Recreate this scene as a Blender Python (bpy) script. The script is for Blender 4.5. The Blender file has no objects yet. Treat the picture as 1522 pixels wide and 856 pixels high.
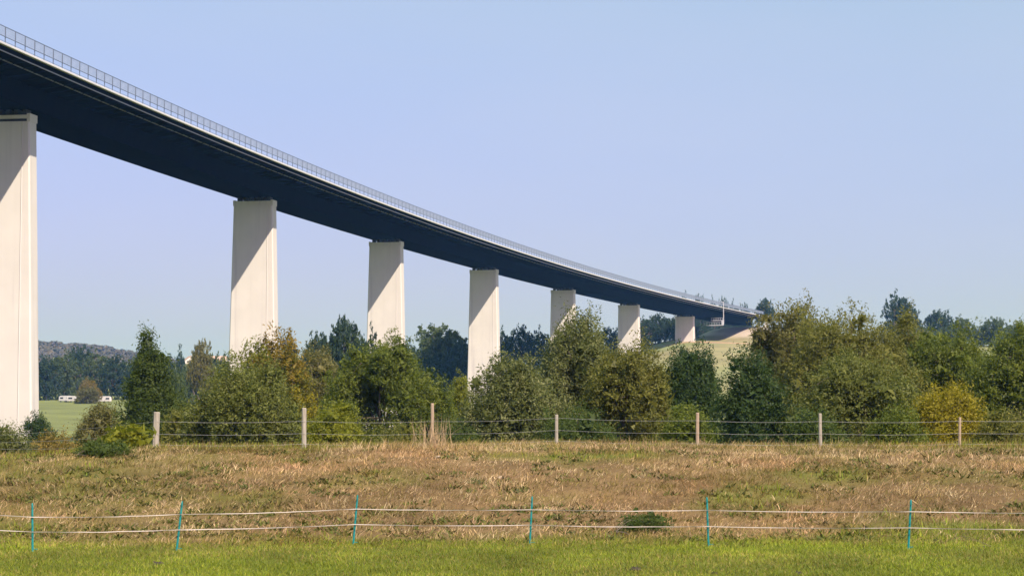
import bpy, math, random
import numpy as np
from mathutils import Vector, Matrix

# ------------------------------------------------------------------ camera, light, exposure
scene = bpy.context.scene
COL = scene.collection
FPX, PW, PH, HORIZON, EYE = 3010.0, 1522.0, 856.0, 612.6, 2.95
PITCH = math.atan((HORIZON - PH / 2) / FPX)

cam_data = bpy.data.cameras.new('camera')
cam = bpy.data.objects.new('camera', cam_data)
COL.objects.link(cam)
cam.location = (0, 0, EYE)
cam.rotation_euler = (math.pi / 2 + PITCH, 0, 0)
cam_data.sensor_width = 36.0
cam_data.lens = 36.0 * FPX / PW
cam_data.clip_start = 0.5
cam_data.clip_end = 20000
scene.camera = cam

TO_SUN = Vector((0.774, -1.269, 1.5)).normalized()
SUN_EL = math.asin(TO_SUN.z)
SUN_AZ = math.atan2(TO_SUN.x, TO_SUN.y)

world = bpy.data.worlds.new('World')
scene.world = world
world.use_nodes = True
wn = world.node_tree
wn.nodes.clear()
sky = wn.nodes.new('ShaderNodeTexSky')
sky.sky_type = 'NISHITA'
sky.sun_disc = False
sky.sun_elevation = SUN_EL
sky.sun_rotation = SUN_AZ
sky.altitude = 50
sky.air_density = 1.0
sky.dust_density = 2.0
sky.ozone_density = 6.0
# a thin even veil of high haze: the clear sky, slightly less green, plus a constant pale tone
vm = wn.nodes.new('ShaderNodeVectorMath'); vm.operation = 'MULTIPLY_ADD'
vm.inputs[1].default_value = (0.55, 0.06, 0.82)
vm.inputs[2].default_value = (2.08, 3.80, 1.50)
bg = wn.nodes.new('ShaderNodeBackground')
bg.inputs['Strength'].default_value = 0.092
wo = wn.nodes.new('ShaderNodeOutputWorld')
wtc = wn.nodes.new('ShaderNodeTexCoord'); wmp = wn.nodes.new('ShaderNodeMapping'); wmp.inputs['Scale'].default_value = (1.0, 1.0, 3.2)
wnz = wn.nodes.new('ShaderNodeTexNoise'); wnz.inputs['Scale'].default_value = 4.5; wnz.inputs['Detail'].default_value = 5; wnz.inputs['Roughness'].default_value = .55
wmr = wn.nodes.new('ShaderNodeMapRange'); wmr.inputs['From Min'].default_value = .42; wmr.inputs['From Max'].default_value = .72; wmr.inputs['To Min'].default_value = 0.0; wmr.inputs['To Max'].default_value = .13
wmx = wn.nodes.new('ShaderNodeMix'); wmx.data_type = 'RGBA'; wmx.inputs[7].default_value = (4.6, 4.8, 5.6, 1)
wn.links.new(wtc.outputs['Generated'], wmp.inputs['Vector']); wn.links.new(wmp.outputs[0], wnz.inputs['Vector'])
wn.links.new(wnz.outputs['Fac'], wmr.inputs['Value']); wn.links.new(wmr.outputs[0], wmx.inputs[0]); wn.links.new(vm.outputs[0], wmx.inputs[6])
wn.links.new(sky.outputs[0], vm.inputs[0])
wn.links.new(wmx.outputs[2], bg.inputs['Color'])
wn.links.new(bg.outputs[0], wo.inputs['Surface'])

sun_data = bpy.data.lights.new('sun', 'SUN')
sun_data.energy = 5.0
sun_data.angle = math.radians(0.53)
sun_data.color = (1.0, 0.86, 0.72)
sun = bpy.data.objects.new('sun', sun_data)
COL.objects.link(sun)
sun.rotation_euler = (-TO_SUN).to_track_quat('-Z', 'Y').to_euler()
sun.location = (60, -90, 120)

vs = scene.view_settings
vs.view_transform = 'Standard'
vs.look = 'None'
vs.exposure = 0.66
vs.gamma = 1.0
vs.use_curve_mapping = False
cy = scene.cycles
cy.use_denoising = True
cy.max_bounces = 6
cy.diffuse_bounces = 3
cy.glossy_bounces = 2
cy.transmission_bounces = 4
cy.transparent_max_bounces = 8
cy.volume_bounces = 1

rng = np.random.default_rng(11)
random.seed(5)

# ------------------------------------------------------------------ helpers
def tag(o, label=None, cat=None, group=None, kind=None):
    if label: o['label'] = label
    if cat: o['category'] = cat
    if group: o['group'] = group
    if kind: o['kind'] = kind
    return o

def empty(name, loc=(0, 0, 0), rz=0.0):
    o = bpy.data.objects.new(name, None)
    COL.objects.link(o)
    o.location = loc
    o.rotation_euler = (0, 0, rz)
    o.empty_display_size = 0.5
    return o

def link(name, me, m=None, parent=None, loc=(0, 0, 0), rot=(0, 0, 0)):
    o = bpy.data.objects.new(name, me)
    COL.objects.link(o)
    if m is not None and len(me.materials) == 0: me.materials.append(m)
    o.parent = parent
    o.location = loc
    o.rotation_euler = rot
    return o

def mesh_np(name, v, f, attrs=None, smooth=False):
    """v (N,3) float, f (M,3 or 4) int"""
    v = np.asarray(v, np.float32); f = np.asarray(f, np.int32)
    me = bpy.data.meshes.new(name)
    k = f.shape[1]
    me.vertices.add(len(v)); me.vertices.foreach_set('co', v.ravel())
    me.loops.add(f.size); me.loops.foreach_set('vertex_index', f.ravel())
    me.polygons.add(len(f))
    me.polygons.foreach_set('loop_start', np.arange(0, f.size, k, dtype=np.int32))
    me.polygons.foreach_set('loop_total', np.full(len(f), k, np.int32))
    if smooth: me.polygons.foreach_set('use_smooth', np.ones(len(f), bool))
    if attrs:
        for an, arr in attrs.items():
            arr = np.asarray(arr, np.float32)
            if arr.ndim == 1:
                a = me.attributes.new(an, 'FLOAT', 'POINT'); a.data.foreach_set('value', arr)
            else:
                a = me.attributes.new(an, 'FLOAT_COLOR', 'POINT')
                if arr.shape[1] == 3: arr = np.hstack([arr, np.ones((len(arr), 1), np.float32)])
                a.data.foreach_set('color', arr.ravel())
    me.update(calc_edges=True)
    me.validate()
    return me

class MB:
    """collects polygons for one mesh"""
    def __init__(s): s.v = []; s.f = []
    def box(s, c, d, rot=None):
        i = len(s.v)
        for z in (-1, 1):
            for (x, y) in ((-1, -1), (1, -1), (1, 1), (-1, 1)):
                p = Vector((x * d[0] / 2, y * d[1] / 2, z * d[2] / 2))
                if rot is not None: p = rot @ p
                s.v.append(tuple(p + Vector(c)))
        s.f += [tuple(i + k for k in q) for q in ((3, 2, 1, 0), (4, 5, 6, 7), (0, 1, 5, 4), (1, 2, 6, 5), (2, 3, 7, 6), (3, 0, 4, 7))]
        return s
    def tube(s, pts, rad, n=6, cap=True):
        pts = [Vector(p) for p in pts]
        i0 = len(s.v); L = len(pts)
        up = Vector((0, 0, 1))
        for k, p in enumerate(pts):
            t = (pts[min(k + 1, L - 1)] - pts[max(k - 1, 0)]).normalized()
            a = t.cross(up if abs(t.z) < .95 else Vector((1, 0, 0))).normalized(); b = t.cross(a)
            r = rad[k] if hasattr(rad, '__len__') else rad
            for j in range(n):
                an = 2 * math.pi * j / n
                s.v.append(tuple(p + a * (math.cos(an) * r) + b * (math.sin(an) * r)))
        for k in range(L - 1):
            for j in range(n):
                s.f.append((i0 + k * n + j, i0 + k * n + (j + 1) % n, i0 + (k + 1) * n + (j + 1) % n, i0 + (k + 1) * n + j))
        if cap:
            s.f.append(tuple(i0 + j for j in range(n))[::-1])
            s.f.append(tuple(i0 + (L - 1) * n + j for j in range(n)))
        return s
    def poly(s, pts, faces):
        i = len(s.v); s.v += [tuple(p) for p in pts]; s.f += [tuple(i + k for k in q) for q in faces]; return s
    def mesh(s, name, smooth=False):
        me = bpy.data.meshes.new(name); me.from_pydata(s.v, [], s.f)
        if smooth:
            for p in me.polygons: p.use_smooth = True
        me.update(); return me
    def build(s, name, m, parent=None, loc=(0, 0, 0), rot=(0, 0, 0), bevel=0, smooth=False):
        o = link(name, s.mesh(name, smooth), m, parent, loc, rot)
        if bevel:
            b = o.modifiers.new('bevel', 'BEVEL'); b.width = bevel; b.segments = 2; b.limit_method = 'ANGLE'
        return o

def sstep(t):
    t = np.clip(t, 0, 1); return t * t * (3 - 2 * t)

def vnoise(x, y, seed=0):
    """smooth value noise, -1..1"""
    xi = np.floor(x).astype(np.int64); yi = np.floor(y).astype(np.int64)
    fx = sstep(x - xi); fy = sstep(y - yi)
    def h(a, b):
        n = (a * 374761393 + b * 668265263 + seed * 974711) & 0x7fffffff
        n = ((n ^ (n >> 13)) * 1274126177) & 0x7fffffff
        return ((n ^ (n >> 16)) & 0xffff) / 32767.5 - 1
    return (h(xi, yi) * (1 - fx) + h(xi + 1, yi) * fx) * (1 - fy) + (h(xi, yi + 1) * (1 - fx) + h(xi + 1, yi + 1) * fx) * fy

def fbm(x, y, seed=0, oct=3):
    s = 0; a = 1; t = 0
    for k in range(oct):
        s = s + a * vnoise(x * 2 ** k, y * 2 ** k, seed + k); t += a; a *= .5
    return s / t

# ------------------------------------------------------------------ materials
def new_mat(name):
    m = bpy.data.materials.new(name); m.use_nodes = True
    nt = m.node_tree; nt.nodes.clear()
    out = nt.nodes.new('ShaderNodeOutputMaterial')
    return m, nt, out

def N(nt, t, **kw):
    n = nt.nodes.new(t)
    for k, v in kw.items(): setattr(n, k, v)
    return n

def mat(name, c, rough=.7, c2=None, scale=2.0, metallic=0.0, bump=0.0, stretch=(1, 1, 1), detail=5, spec=.4):
    """principled with a noise blend of two colours (object coordinates)"""
    m, nt, out = new_mat(name)
    b = N(nt, 'ShaderNodeBsdfPrincipled')
    b.inputs['Roughness'].default_value = rough
    b.inputs['Metallic'].default_value = metallic
    b.inputs['Specular IOR Level'].default_value = spec
    tc = N(nt, 'ShaderNodeTexCoord'); mp = N(nt, 'ShaderNodeMapping')
    mp.inputs['Scale'].default_value = stretch
    nz = N(nt, 'ShaderNodeTexNoise'); nz.inputs['Scale'].default_value = scale; nz.inputs['Detail'].default_value = detail
    nt.links.new(tc.outputs['Object'], mp.inputs['Vector']); nt.links.new(mp.outputs[0], nz.inputs['Vector'])
    rp = N(nt, 'ShaderNodeValToRGB')
    rp.color_ramp.elements[0].position = .3; rp.color_ramp.elements[1].position = .7
    rp.color_ramp.elements[0].color = (*c, 1); rp.color_ramp.elements[1].color = (*(c2 or c), 1)
    nt.links.new(nz.outputs['Fac'], rp.inputs[0]); nt.links.new(rp.outputs[0], b.inputs['Base Color'])
    if bump:
        bp = N(nt, 'ShaderNodeBump'); bp.inputs['Strength'].default_value = bump; bp.inputs['Distance'].default_value = .05
        nt.links.new(nz.outputs['Fac'], bp.inputs['Height']); nt.links.new(bp.outputs[0], b.inputs['Normal'])
    nt.links.new(b.outputs[0], out.inputs['Surface'])
    return m

def leaf_mat(name, ca, cb, cc=None, trans=.5):
    """colour by clump ('tint') and by leaf (random island); some light passes through"""
    m, nt, out = new_mat(name)
    at = N(nt, 'ShaderNodeAttribute'); at.attribute_name = 'tint'
    ge = N(nt, 'ShaderNodeNewGeometry')
    mx = N(nt, 'ShaderNodeMath', operation='MULTIPLY_ADD')
    mx.inputs[1].default_value = .55
    m2 = N(nt, 'ShaderNodeMath', operation='MULTIPLY'); m2.inputs[1].default_value = .45
    nt.links.new(ge.outputs['Random Per Island'], m2.inputs[0])
    nt.links.new(at.outputs['Fac'], mx.inputs[0]); nt.links.new(m2.outputs[0], mx.inputs[2])
    rp = N(nt, 'ShaderNodeValToRGB'); cr = rp.color_ramp
    cr.elements[0].position = .15; cr.elements[1].position = .62
    cr.elements[0].color = (*ca, 1); cr.elements[1].color = (*cb, 1)
    e = cr.elements.new(.95); e.color = (*(cc or cb), 1)
    nt.links.new(mx.outputs[0], rp.inputs[0])
    df = N(nt, 'ShaderNodeBsdfPrincipled'); df.inputs['Roughness'].default_value = .55; df.inputs['Specular IOR Level'].default_value = .25
    tr = N(nt, 'ShaderNodeBsdfTranslucent'); ms = N(nt, 'ShaderNodeMixShader'); ms.inputs[0].default_value = trans
    nt.links.new(rp.outputs[0], df.inputs['Base Color']); nt.links.new(rp.outputs[0], tr.inputs['Color'])
    nt.links.new(df.outputs[0], ms.inputs[1]); nt.links.new(tr.outputs[0], ms.inputs[2])
    nt.links.new(ms.outputs[0], out.inputs['Surface'])
    return m

def blade_mat(name, trans=.25):
    m, nt, out = new_mat(name)
    at = N(nt, 'ShaderNodeAttribute'); at.attribute_name = 'col'
    df = N(nt, 'ShaderNodeBsdfPrincipled'); df.inputs['Roughness'].default_value = .6; df.inputs['Specular IOR Level'].default_value = .2
    tr = N(nt, 'ShaderNodeBsdfTranslucent'); ms = N(nt, 'ShaderNodeMixShader'); ms.inputs[0].default_value = trans
    nt.links.new(at.outputs['Color'], df.inputs['Base Color']); nt.links.new(at.outputs['Color'], tr.inputs['Color'])
    nt.links.new(df.outputs[0], ms.inputs[1]); nt.links.new(tr.outputs[0], ms.inputs[2]); nt.links.new(ms.outputs[0], out.inputs['Surface'])
    return m

M = {}
M['bark'] = mat('bark', (.09, .07, .05), .9, (.16, .13, .10), 6, bump=.5, stretch=(1, 1, .25))
M['pale_bark'] = mat('pale_bark', (.22, .20, .17), .9, (.12, .10, .08), 6, stretch=(1, 1, .25))
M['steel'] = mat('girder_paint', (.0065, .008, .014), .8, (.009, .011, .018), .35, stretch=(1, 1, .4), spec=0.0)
M['steel_rib'] = mat('rib_paint', (.012, .017, .033), .8, (.016, .021, .038), .5, spec=0.0)
M['steel_light'] = mat('rail_steel', (.17, .17, .20), .5, (.22, .22, .25), .8)
M['cap'] = mat('edge_cap_concrete', (.60, .60, .60), .8, (.68, .68, .67), .7)
M['asphalt'] = mat('asphalt', (.05, .05, .052), .9, (.06, .06, .06), 3)
M['galv'] = mat('galvanised_steel', (.10, .13, .18), .5, (.15, .18, .24), 1.0, metallic=.2)
M['mesh_wire'] = mat('mesh_wire', (.20, .25, .32), .5, (.27, .32, .39), 1.0)
M['gantry'] = mat('gantry_white', (.52, .54, .57), .5, (.44, .46, .50), 1.0)
M['drain'] = mat('drain_pipe_grey', (.55, .525, .485), .8, (.60, .57, .53), .4)
M['bearing'] = mat('bearing_dark', (.03, .03, .035), .7, (.05, .05, .05), 1.0)
M['conc_old'] = mat('abutment_concrete', (.42, .40, .37), .9, (.52, .50, .46), .25)
M['stone'] = mat('pale_stone_pitching', (.50, .44, .36), .95, (.62, .56, .48), .6, bump=.6)
M['wood'] = mat('weathered_wood', (.24, .215, .16), .9, (.37, .34, .27), 5, bump=.4, stretch=(3, 3, .35))
M['wood_warm'] = mat('brown_wood', (.27, .20, .13), .9, (.38, .30, .21), 5, bump=.4, stretch=(3, 3, .35))
M['wire'] = mat('fence_wire', (.34, .35, .34), .5, (.26, .26, .25), 2, metallic=.4)
M['teal'] = mat('teal_plastic', (.0, .17, .165), .55, (.008, .235, .225), 4)
M['tape'] = mat('white_fence_tape', (.50, .46, .40), .7, (.36, .32, .26), 3)
M['blackp'] = mat('black_insulator', (.03, .03, .03), .5)
M['white'] = mat('white_panel', (.46, .46, .44), .5, (.36, .36, .34), .8)
M['glass'] = mat('dark_window', (.03, .035, .04), .15)
M['rubber'] = mat('tyre', (.02, .02, .02), .9)
M['render'] = mat('house_render', (.62, .56, .48), .9, (.70, .64, .56), .5)
M['tile'] = mat('orange_roof_tile', (.40, .28, .20), .85, (.46, .33, .25), .8)
M['slate'] = mat('grey_roof', (.30, .31, .31), .7, (.40, .41, .40), .6)
M['soil'] = mat('dark_soil', (.035, .028, .02), 1.0, (.06, .05, .035), 8, bump=.6)
M['stone_small'] = mat('pale_field_stone', (.36, .29, .19), .95, (.44, .36, .25), 6, bump=.5)
M['blade'] = blade_mat('grass_blades')

def concrete_pier():
    m, nt, out = new_mat('pier_concrete')
    b = N(nt, 'ShaderNodeBsdfPrincipled'); b.inputs['Roughness'].default_value = .85; b.inputs['Specular IOR Level'].default_value = .2
    tc = N(nt, 'ShaderNodeTexCoord')
    def noise(sc, st, det=4):
        mp = N(nt, 'ShaderNodeMapping'); mp.inputs['Scale'].default_value = st
        nz = N(nt, 'ShaderNodeTexNoise'); nz.inputs['Scale'].default_value = sc; nz.inputs['Detail'].default_value = det
        nt.links.new(tc.outputs['Object'], mp.inputs['Vector']); nt.links.new(mp.outputs[0], nz.inputs['Vector']); return nz
    a = noise(.9, (1, 1, .035)); c = noise(.25, (1, 1, 1))
    rp = N(nt, 'ShaderNodeValToRGB'); cr = rp.color_ramp
    cr.elements[0].position = .28; cr.elements[0].color = (.52, .495, .455, 1)
    cr.elements[1].position = .45; cr.elements[1].color = (.60, .575, .515, 1)
    e = cr.elements.new(.8); e.color = (.62, .595, .535, 1)
    nt.links.new(a.outputs['Fac'], rp.inputs[0])
    r2 = N(nt, 'ShaderNodeValToRGB')
    r2.color_ramp.elements[0].position = .3; r2.color_ramp.elements[0].color = (.92, .92, .92, 1)
    r2.color_ramp.elements[1].position = .7; r2.color_ramp.elements[1].color = (1, 1, 1, 1)
    nt.links.new(c.outputs['Fac'], r2.inputs[0])
    mx = N(nt, 'ShaderNodeMix', data_type='RGBA', blend_type='MULTIPLY'); mx.inputs[0].default_value = 1
    nt.links.new(rp.outputs[0], mx.inputs[6]); nt.links.new(r2.outputs[0], mx.inputs[7])
    nt.links.new(mx.outputs[2], b.inputs['Base Color']); nt.links.new(b.outputs[0], out.inputs['Surface'])
    return m
M['conc'] = concrete_pier()

# ------------------------------------------------------------------ terrain
def fp(x, y):
    A = np.interp(x, [-600, -100, -28, 84, 118, 190, 600], [14, 14, 22, 44, 43, 41, 41])
    z = -2.8 + A * sstep((y - 450) / 650)
    ang = x / np.maximum(y, 1)
    z = z + 30 * sstep((y - 1100) / 500) * sstep((-.07 - ang) / .07)
    # road embankment at the far end of the bridge
    ex, ey = x - 126.0, y - 1098.0; es = ex * .335 + ey * .942; el = np.abs(ex * .942 - ey * .335)
    emb = np.clip(np.minimum(sstep((es + 62) / 58) * 8.5, 8.5 - (el - 9.5) / 1.25), 0, 8.5) * (y > 900) * (y < 1700)
    z = z + emb
    z = z + 36 * np.exp(-((x + 600) / 175) ** 2 - ((y - 2700) / 420) ** 2) + 22 * np.exp(-((x + 800) / 140) ** 2 - ((y - 2800) / 500) ** 2)
    return z

def gz(x, y, bump=True):
    x = np.asarray(x, float); y = np.asarray(y, float)
    crest = 1.7 - .5 * sstep((-12.3 - x) / 6) - .9 * sstep((-19 - x) / 8) + .05 * np.sin(x * .31 + 1)
    toe = 46.6 + .5 * np.sin(x * .21) - .035 * np.abs(x)
    z = crest * sstep((y - toe) / (66.5 - toe)) ** .85
    d = sstep((y - 78) / 24)
    z = z * (1 - d) + fp(x, y) * d
    if bump:
        w = sstep((y - 44) / 5) * (1 - sstep((y - 100) / 40))
        z = z + w * (.09 * fbm(x / 1.7, y / 2.2, 3) + .05 * fbm(x / .5, y / .7, 9)) + .02 * vnoise(x / 1.1, y / 1.1, 5) * (y < 60)
    return z

def gzf(x, y): return float(gz(np.array([x]), np.array([y]))[0])

def ray(px, py):
    u = (px - PW / 2) / FPX; v = (PH / 2 - py) / FPX
    return u, math.cos(PITCH) - v * math.sin(PITCH), math.sin(PITCH) + v * math.cos(PITCH)
def at_depth(px, py, Y):
    """point on the ray through a photo pixel at forward distance Y"""
    a, b, c = ray(px, py); return a / b * Y, Y, EYE + c / b * Y

def straw_mask(x, y):
    """1 where the bank carries dry straw, 0 where it is green"""
    toe = 46.6 + .5 * np.sin(x * .21) - .035 * np.abs(x)
    m = sstep((y - toe - .2 - 1.7 * fbm(x / 2.4, y / 1.6, 17) + 1.4 + .6 * sstep((-4 - x) / 4)) / 4.2)
    m = m * (1 - .75 * sstep((y - 66.5) / 2.5) * np.clip(.55 + .6 * fbm(x / 5, y / 4, 21) + .25 * sstep((np.abs(x - 3) - 6) / 3), 0, 1))
    m = m * (1 - .5 * sstep((-4 - x) / 8) * np.clip(.7 + .9 * fbm(x / 3, y / 3, 31), 0, 1))
    m = m * np.clip(1 - 1.1 * np.clip(fbm(x / 3.2, y / 4.5, 41) - .12, 0, 1) * 1.7, .1, 1)
    return np.clip(m, 0, 1)

def ground_colour(x, y):
    g = np.array([.105, .125, .018]); st = np.array([.155, .102, .046]); fld = np.array([.15, .19, .05])
    s = straw_mask(x, y)[:, None]
    n = fbm(x / 1.3, y / 1.3, 7)[:, None]
    near = (g * (1 + .3 * n)) * (1 - s) + st * (1 + .35 * n) * s
    flood = np.array([.10, .12, .03]) * (1 + .25 * fbm(x / 14, y / 14, 2)[:, None])
    left = np.array([.155, .175, .06]) * (1 + .18 * fbm(x / 90, y / 25, 4)[:, None])
    far = left
    # hillside field below the far abutment: tan soil by the pier, green higher, tan lower
    hx = sstep((x - 40) / 40) * sstep((y - 640) / 80)
    tan = np.array([.30, .24, .13]); gre = np.array([.19, .22, .09])
    w = np.clip(.62 + .8 * fbm(x / 60 + 3, y / 45, 77), 0, 1)
    hill = gre * w[:, None] + tan * (1 - w[:, None])
    pier_soil = np.exp(-(((x - 98) / 26) ** 2 + ((y - 975) / 12) ** 2))[:, None]
    hill = hill * (1 - pier_soil) + np.array([.44, .27, .17]) * pier_soil
    ex, ey = x - 126.0, y - 1098.0; es = ex * .335 + ey * .942; el = np.abs(ex * .942 - ey * .335)
    pitch = (sstep((es + 44) / 8) * sstep((19.5 - el) / 3) * (y > 900) * (y < 1150))[:, None]
    hill = hill * (1 - pitch) + np.array([.40, .34, .26]) * (1 + .2 * fbm(x / 3, y / 3, 5)[:, None]) * pitch
    far = far * (1 - hx[:, None]) + hill * hx[:, None]
    a = sstep((y - 84) / 8)[:, None]; b = sstep((y - 380) / 60)[:, None]
    c = near * (1 - a) + flood * a
    return np.clip(c * (1 - b) + far * b, .005, 1)

ys = np.concatenate([np.linspace(-260, 25, 12), np.arange(28, 104, .55), np.linspace(105, 300, 40), np.linspace(310, 1250, 110), np.linspace(1280, 3400, 50), np.linspace(3600, 6000, 8)])
xs1 = np.concatenate([np.arange(0, 27, .55), np.geomspace(27.5, 420, 60), np.geomspace(440, 4000, 34)])
xs = np.concatenate([-xs1[::-1], xs1[1:]])
gx, gy = np.meshgrid(xs, ys); gx = gx.ravel(); gy = gy.ravel()
nx, ny = len(xs), len(ys)
ii = (np.arange(ny - 1)[:, None] * nx + np.arange(nx - 1)[None, :]).ravel()
gf = np.stack([ii, ii + 1, ii + 1 + nx, ii + nx], 1)
gv = np.stack([gx, gy, gz(gx, gy)], 1)
me = mesh_np('ground', gv, gf, {'col': ground_colour(gx, gy)}, smooth=True)
m, nt, out = new_mat('ground_earth_and_turf')
b = N(nt, 'ShaderNodeBsdfPrincipled'); b.inputs['Roughness'].default_value = .95; b.inputs['Specular IOR Level'].default_value = .1
atn = N(nt, 'ShaderNodeAttribute'); atn.attribute_name = 'col'
tcn = N(nt, 'ShaderNodeTexCoord')
nz1 = N(nt, 'ShaderNodeTexNoise'); nz1.inputs['Scale'].default_value = 4; nz1.inputs['Detail'].default_value = 8
nz2 = N(nt, 'ShaderNodeTexNoise'); nz2.inputs['Scale'].default_value = .06; nz2.inputs['Detail'].default_value = 6
nt.links.new(tcn.outputs['Object'], nz1.inputs['Vector']); nt.links.new(tcn.outputs['Object'], nz2.inputs['Vector'])
ad = N(nt, 'ShaderNodeMath', operation='MULTIPLY_ADD'); ad.inputs[1].default_value = .6
nt.links.new(nz1.outputs['Fac'], ad.inputs[0]); nt.links.new(nz2.outputs['Fac'], ad.inputs[2])
mr = N(nt, 'ShaderNodeMapRange'); mr.inputs['From Min'].default_value = .5; mr.inputs['From Max'].default_value = 1.1
mr.inputs['To Min'].default_value = .7; mr.inputs['To Max'].default_value = 1.3
nt.links.new(ad.outputs[0], mr.inputs['Value'])
ml = N(nt, 'ShaderNodeVectorMath', operation='SCALE')
nt.links.new(atn.outputs['Color'], ml.inputs[0]); nt.links.new(mr.outputs[0], ml.inputs['Scale'])
nt.links.new(ml.outputs[0], b.inputs['Base Color'])
bp = N(nt, 'ShaderNodeBump'); bp.inputs['Strength'].default_value = .5; bp.inputs['Distance'].default_value = .06
nt.links.new(nz1.outputs['Fac'], bp.inputs['Height']); nt.links.new(bp.outputs[0], b.inputs['Normal'])
nt.links.new(b.outputs[0], out.inputs['Surface'])
tag(link('ground', me, m), kind='structure')

# ------------------------------------------------------------------ the bridge
BX, BY, BH, BK, BZ = -78.956, 313.848, .159667, .000234, 46.25 + EYE     # first pier, heading, curvature, soffit level
PIERS = [0, 130.06, 239.85, 350.69, 463.58, 575.83, 685.33]
S0, S1 = -150.0, 812.0
def axis(s):
    a = BH + BK * s
    return BX + (math.cos(BH) - math.cos(a)) / BK, BY + (math.sin(a) - math.sin(BH)) / BK, a
def bpt(s, lat, dz):
    x, y, a = axis(s); return Vector((x + lat * math.cos(a), y - lat * math.sin(a), BZ + dz))
bridge = empty('viaduct', (BX, BY, gzf(BX, BY)))
tag(bridge, 'long motorway viaduct with dark steel girder on tall pale slab piers across the valley', 'bridge')
BO = Vector(bridge.location)

def sweep(name, prof, m, parent, step=6.0, s0=S0, s1=S1, closed=True):
    """extrude a (lat, z) profile along the bridge axis"""
    n = int((s1 - s0) / step) + 1; k = len(prof); v = []; f = []
    for s in np.linspace(s0, s1, n):
        for (l, z) in prof: v.append(tuple(bpt(s, l, z) - BO))
    for i in range(n - 1):
        for j in range(k if closed else k - 1):
            f.append((i * k + j, i * k + (j + 1) % k, (i + 1) * k + (j + 1) % k, (i + 1) * k + j))
    f.append(tuple(range(k))); f.append(tuple((n - 1) * k + j for j in range(k))[::-1])
    me = bpy.data.meshes.new(name); me.from_pydata(v, [], f); me.update()
    return link(name, me, m, parent)

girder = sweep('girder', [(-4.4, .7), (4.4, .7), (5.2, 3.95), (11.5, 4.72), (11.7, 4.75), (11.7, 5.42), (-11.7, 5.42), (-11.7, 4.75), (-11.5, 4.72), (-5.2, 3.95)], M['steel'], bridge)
sweep('edge_cap', [(11.72, 5.424), (12.25, 5.40), (12.28, 5.67), (12.2, 5.72), (11.5, 5.72), (11.5, 5.424)], M['cap'], bridge)
sweep('edge_cap', [(-11.5, 5.424), (-11.5, 5.72), (-12.2, 5.72), (-12.28, 5.67), (-12.25, 5.40)], M['cap'], bridge)
sweep('road_surface', [(-11.49, 5.424), (11.49, 5.424), (11.49, 5.55), (-11.49, 5.55)], M['asphalt'], bridge)
for lat, z0, h in ((11.62, 4.58, .12), (9.3, 4.36, .16), (4.46, .72, .12)):
    sweep('maintenance_rail', [(lat, z0 - h + .12), (lat + .12, z0 - h + .12), (lat + .12, z0 + .14), (lat, z0 + .12)], M['steel_light'] if lat > 5 else M['steel'], girder)
# transverse stiffening ribs under the cantilevers and on the webs: too faint to pick apart singly
rb = MB()
for s in np.arange(S0 + 2, S1 - 2, 4.0):
    for sg in (-1, 1):
        for (p, q, t) in (((5.2, 3.95), (11.5, 4.72), .16),):
            a0, a1 = bpt(s - .06, sg * p[0], p[1]) - BO, bpt(s + .06, sg * p[0], p[1]) - BO
            c0, c1 = bpt(s - .06, sg * q[0], q[1]) - BO, bpt(s + .06, sg * q[0], q[1]) - BO
            off = Vector((0, 0, -t))
            rb.poly([a0, a1, c1, c0, a0 + off, a1 + off, c1 + off, c0 + off], [(4, 5, 6, 7), (0, 1, 5, 4), (1, 2, 6, 5), (2, 3, 7, 6), (3, 0, 4, 7)])
tag(rb.build('stiffening_rib', M['steel_rib'], girder), kind='stuff')

# railing: 2.4 m screen of posts, rails and wire panels on the near side
RL, RZ, RH = 11.95, 5.72, 2.4
railing = sweep('railing', [(RL - .04, RZ + RH - .07), (RL + .04, RZ + RH - .07), (RL + .04, RZ + RH), (RL - .04, RZ + RH)], M['galv'], bridge, step=4.0)
sweep('middle_rail', [(RL + .05, RZ + .86), (RL + .11, RZ + .86), (RL + .11, RZ + .97), (RL + .05, RZ + .97)], M['galv'], railing, step=4.0)
sweep('bottom_rail', [(RL + .02, RZ + .20), (RL + .06, RZ + .20), (RL + .06, RZ + .25), (RL + .02, RZ + .25)], M['galv'], railing, step=4.0)
post_me = MB().box((0, 0, (RH - .07) / 2 - .02), (.11, .11, RH - .05)).mesh('post'); post_me.materials.append(M['galv'])
pm = MB()
SP = 3.6
for k in range(1, 32):
    y = k * SP / 32
    w = .0115
    pm.poly([(-w, y - w, 0), (w, y - w, 0), (0, y + w, 0), (-w, y - w, 1.42), (w, y - w, 1.42), (0, y + w, 1.42)], [(0, 1, 4, 3), (1, 2, 5, 4), (2, 0, 3, 5)])
for z in (.35, .71, 1.07):
    w = .006; pm.poly([(-w, .06, z - w), (w, .06, z - w), (w, .06, z + w), (-w, SP - .06, z - w), (w, SP - .06, z - w), (w, SP - .06, z + w)], [(0, 1, 4, 3), (1, 2, 5, 4), (2, 0, 3, 5)])
panel_me = pm.mesh('mesh_panel'); panel_me.materials.append(M['mesh_wire'])
s = S0 + 60
while s < S1 - SP:
    p = bpt(s, RL, RZ) - BO; q = bpt(s + SP, RL, RZ) - BO; ang = -math.atan2(q.x - p.x, q.y - p.y)
    link('post', post_me, None, railing, p, (0, 0, ang))
    link('mesh_panel', panel_me, None, railing, p + Vector((0, 0, .95)), (0, 0, ang))
    s += SP
sweep('railing', [(-RL - .04, RZ + RH - .07), (-RL + .04, RZ + RH - .07), (-RL + .04, RZ + RH), (-RL - .04, RZ + RH)], M['galv'], bridge, step=8.0)

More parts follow.
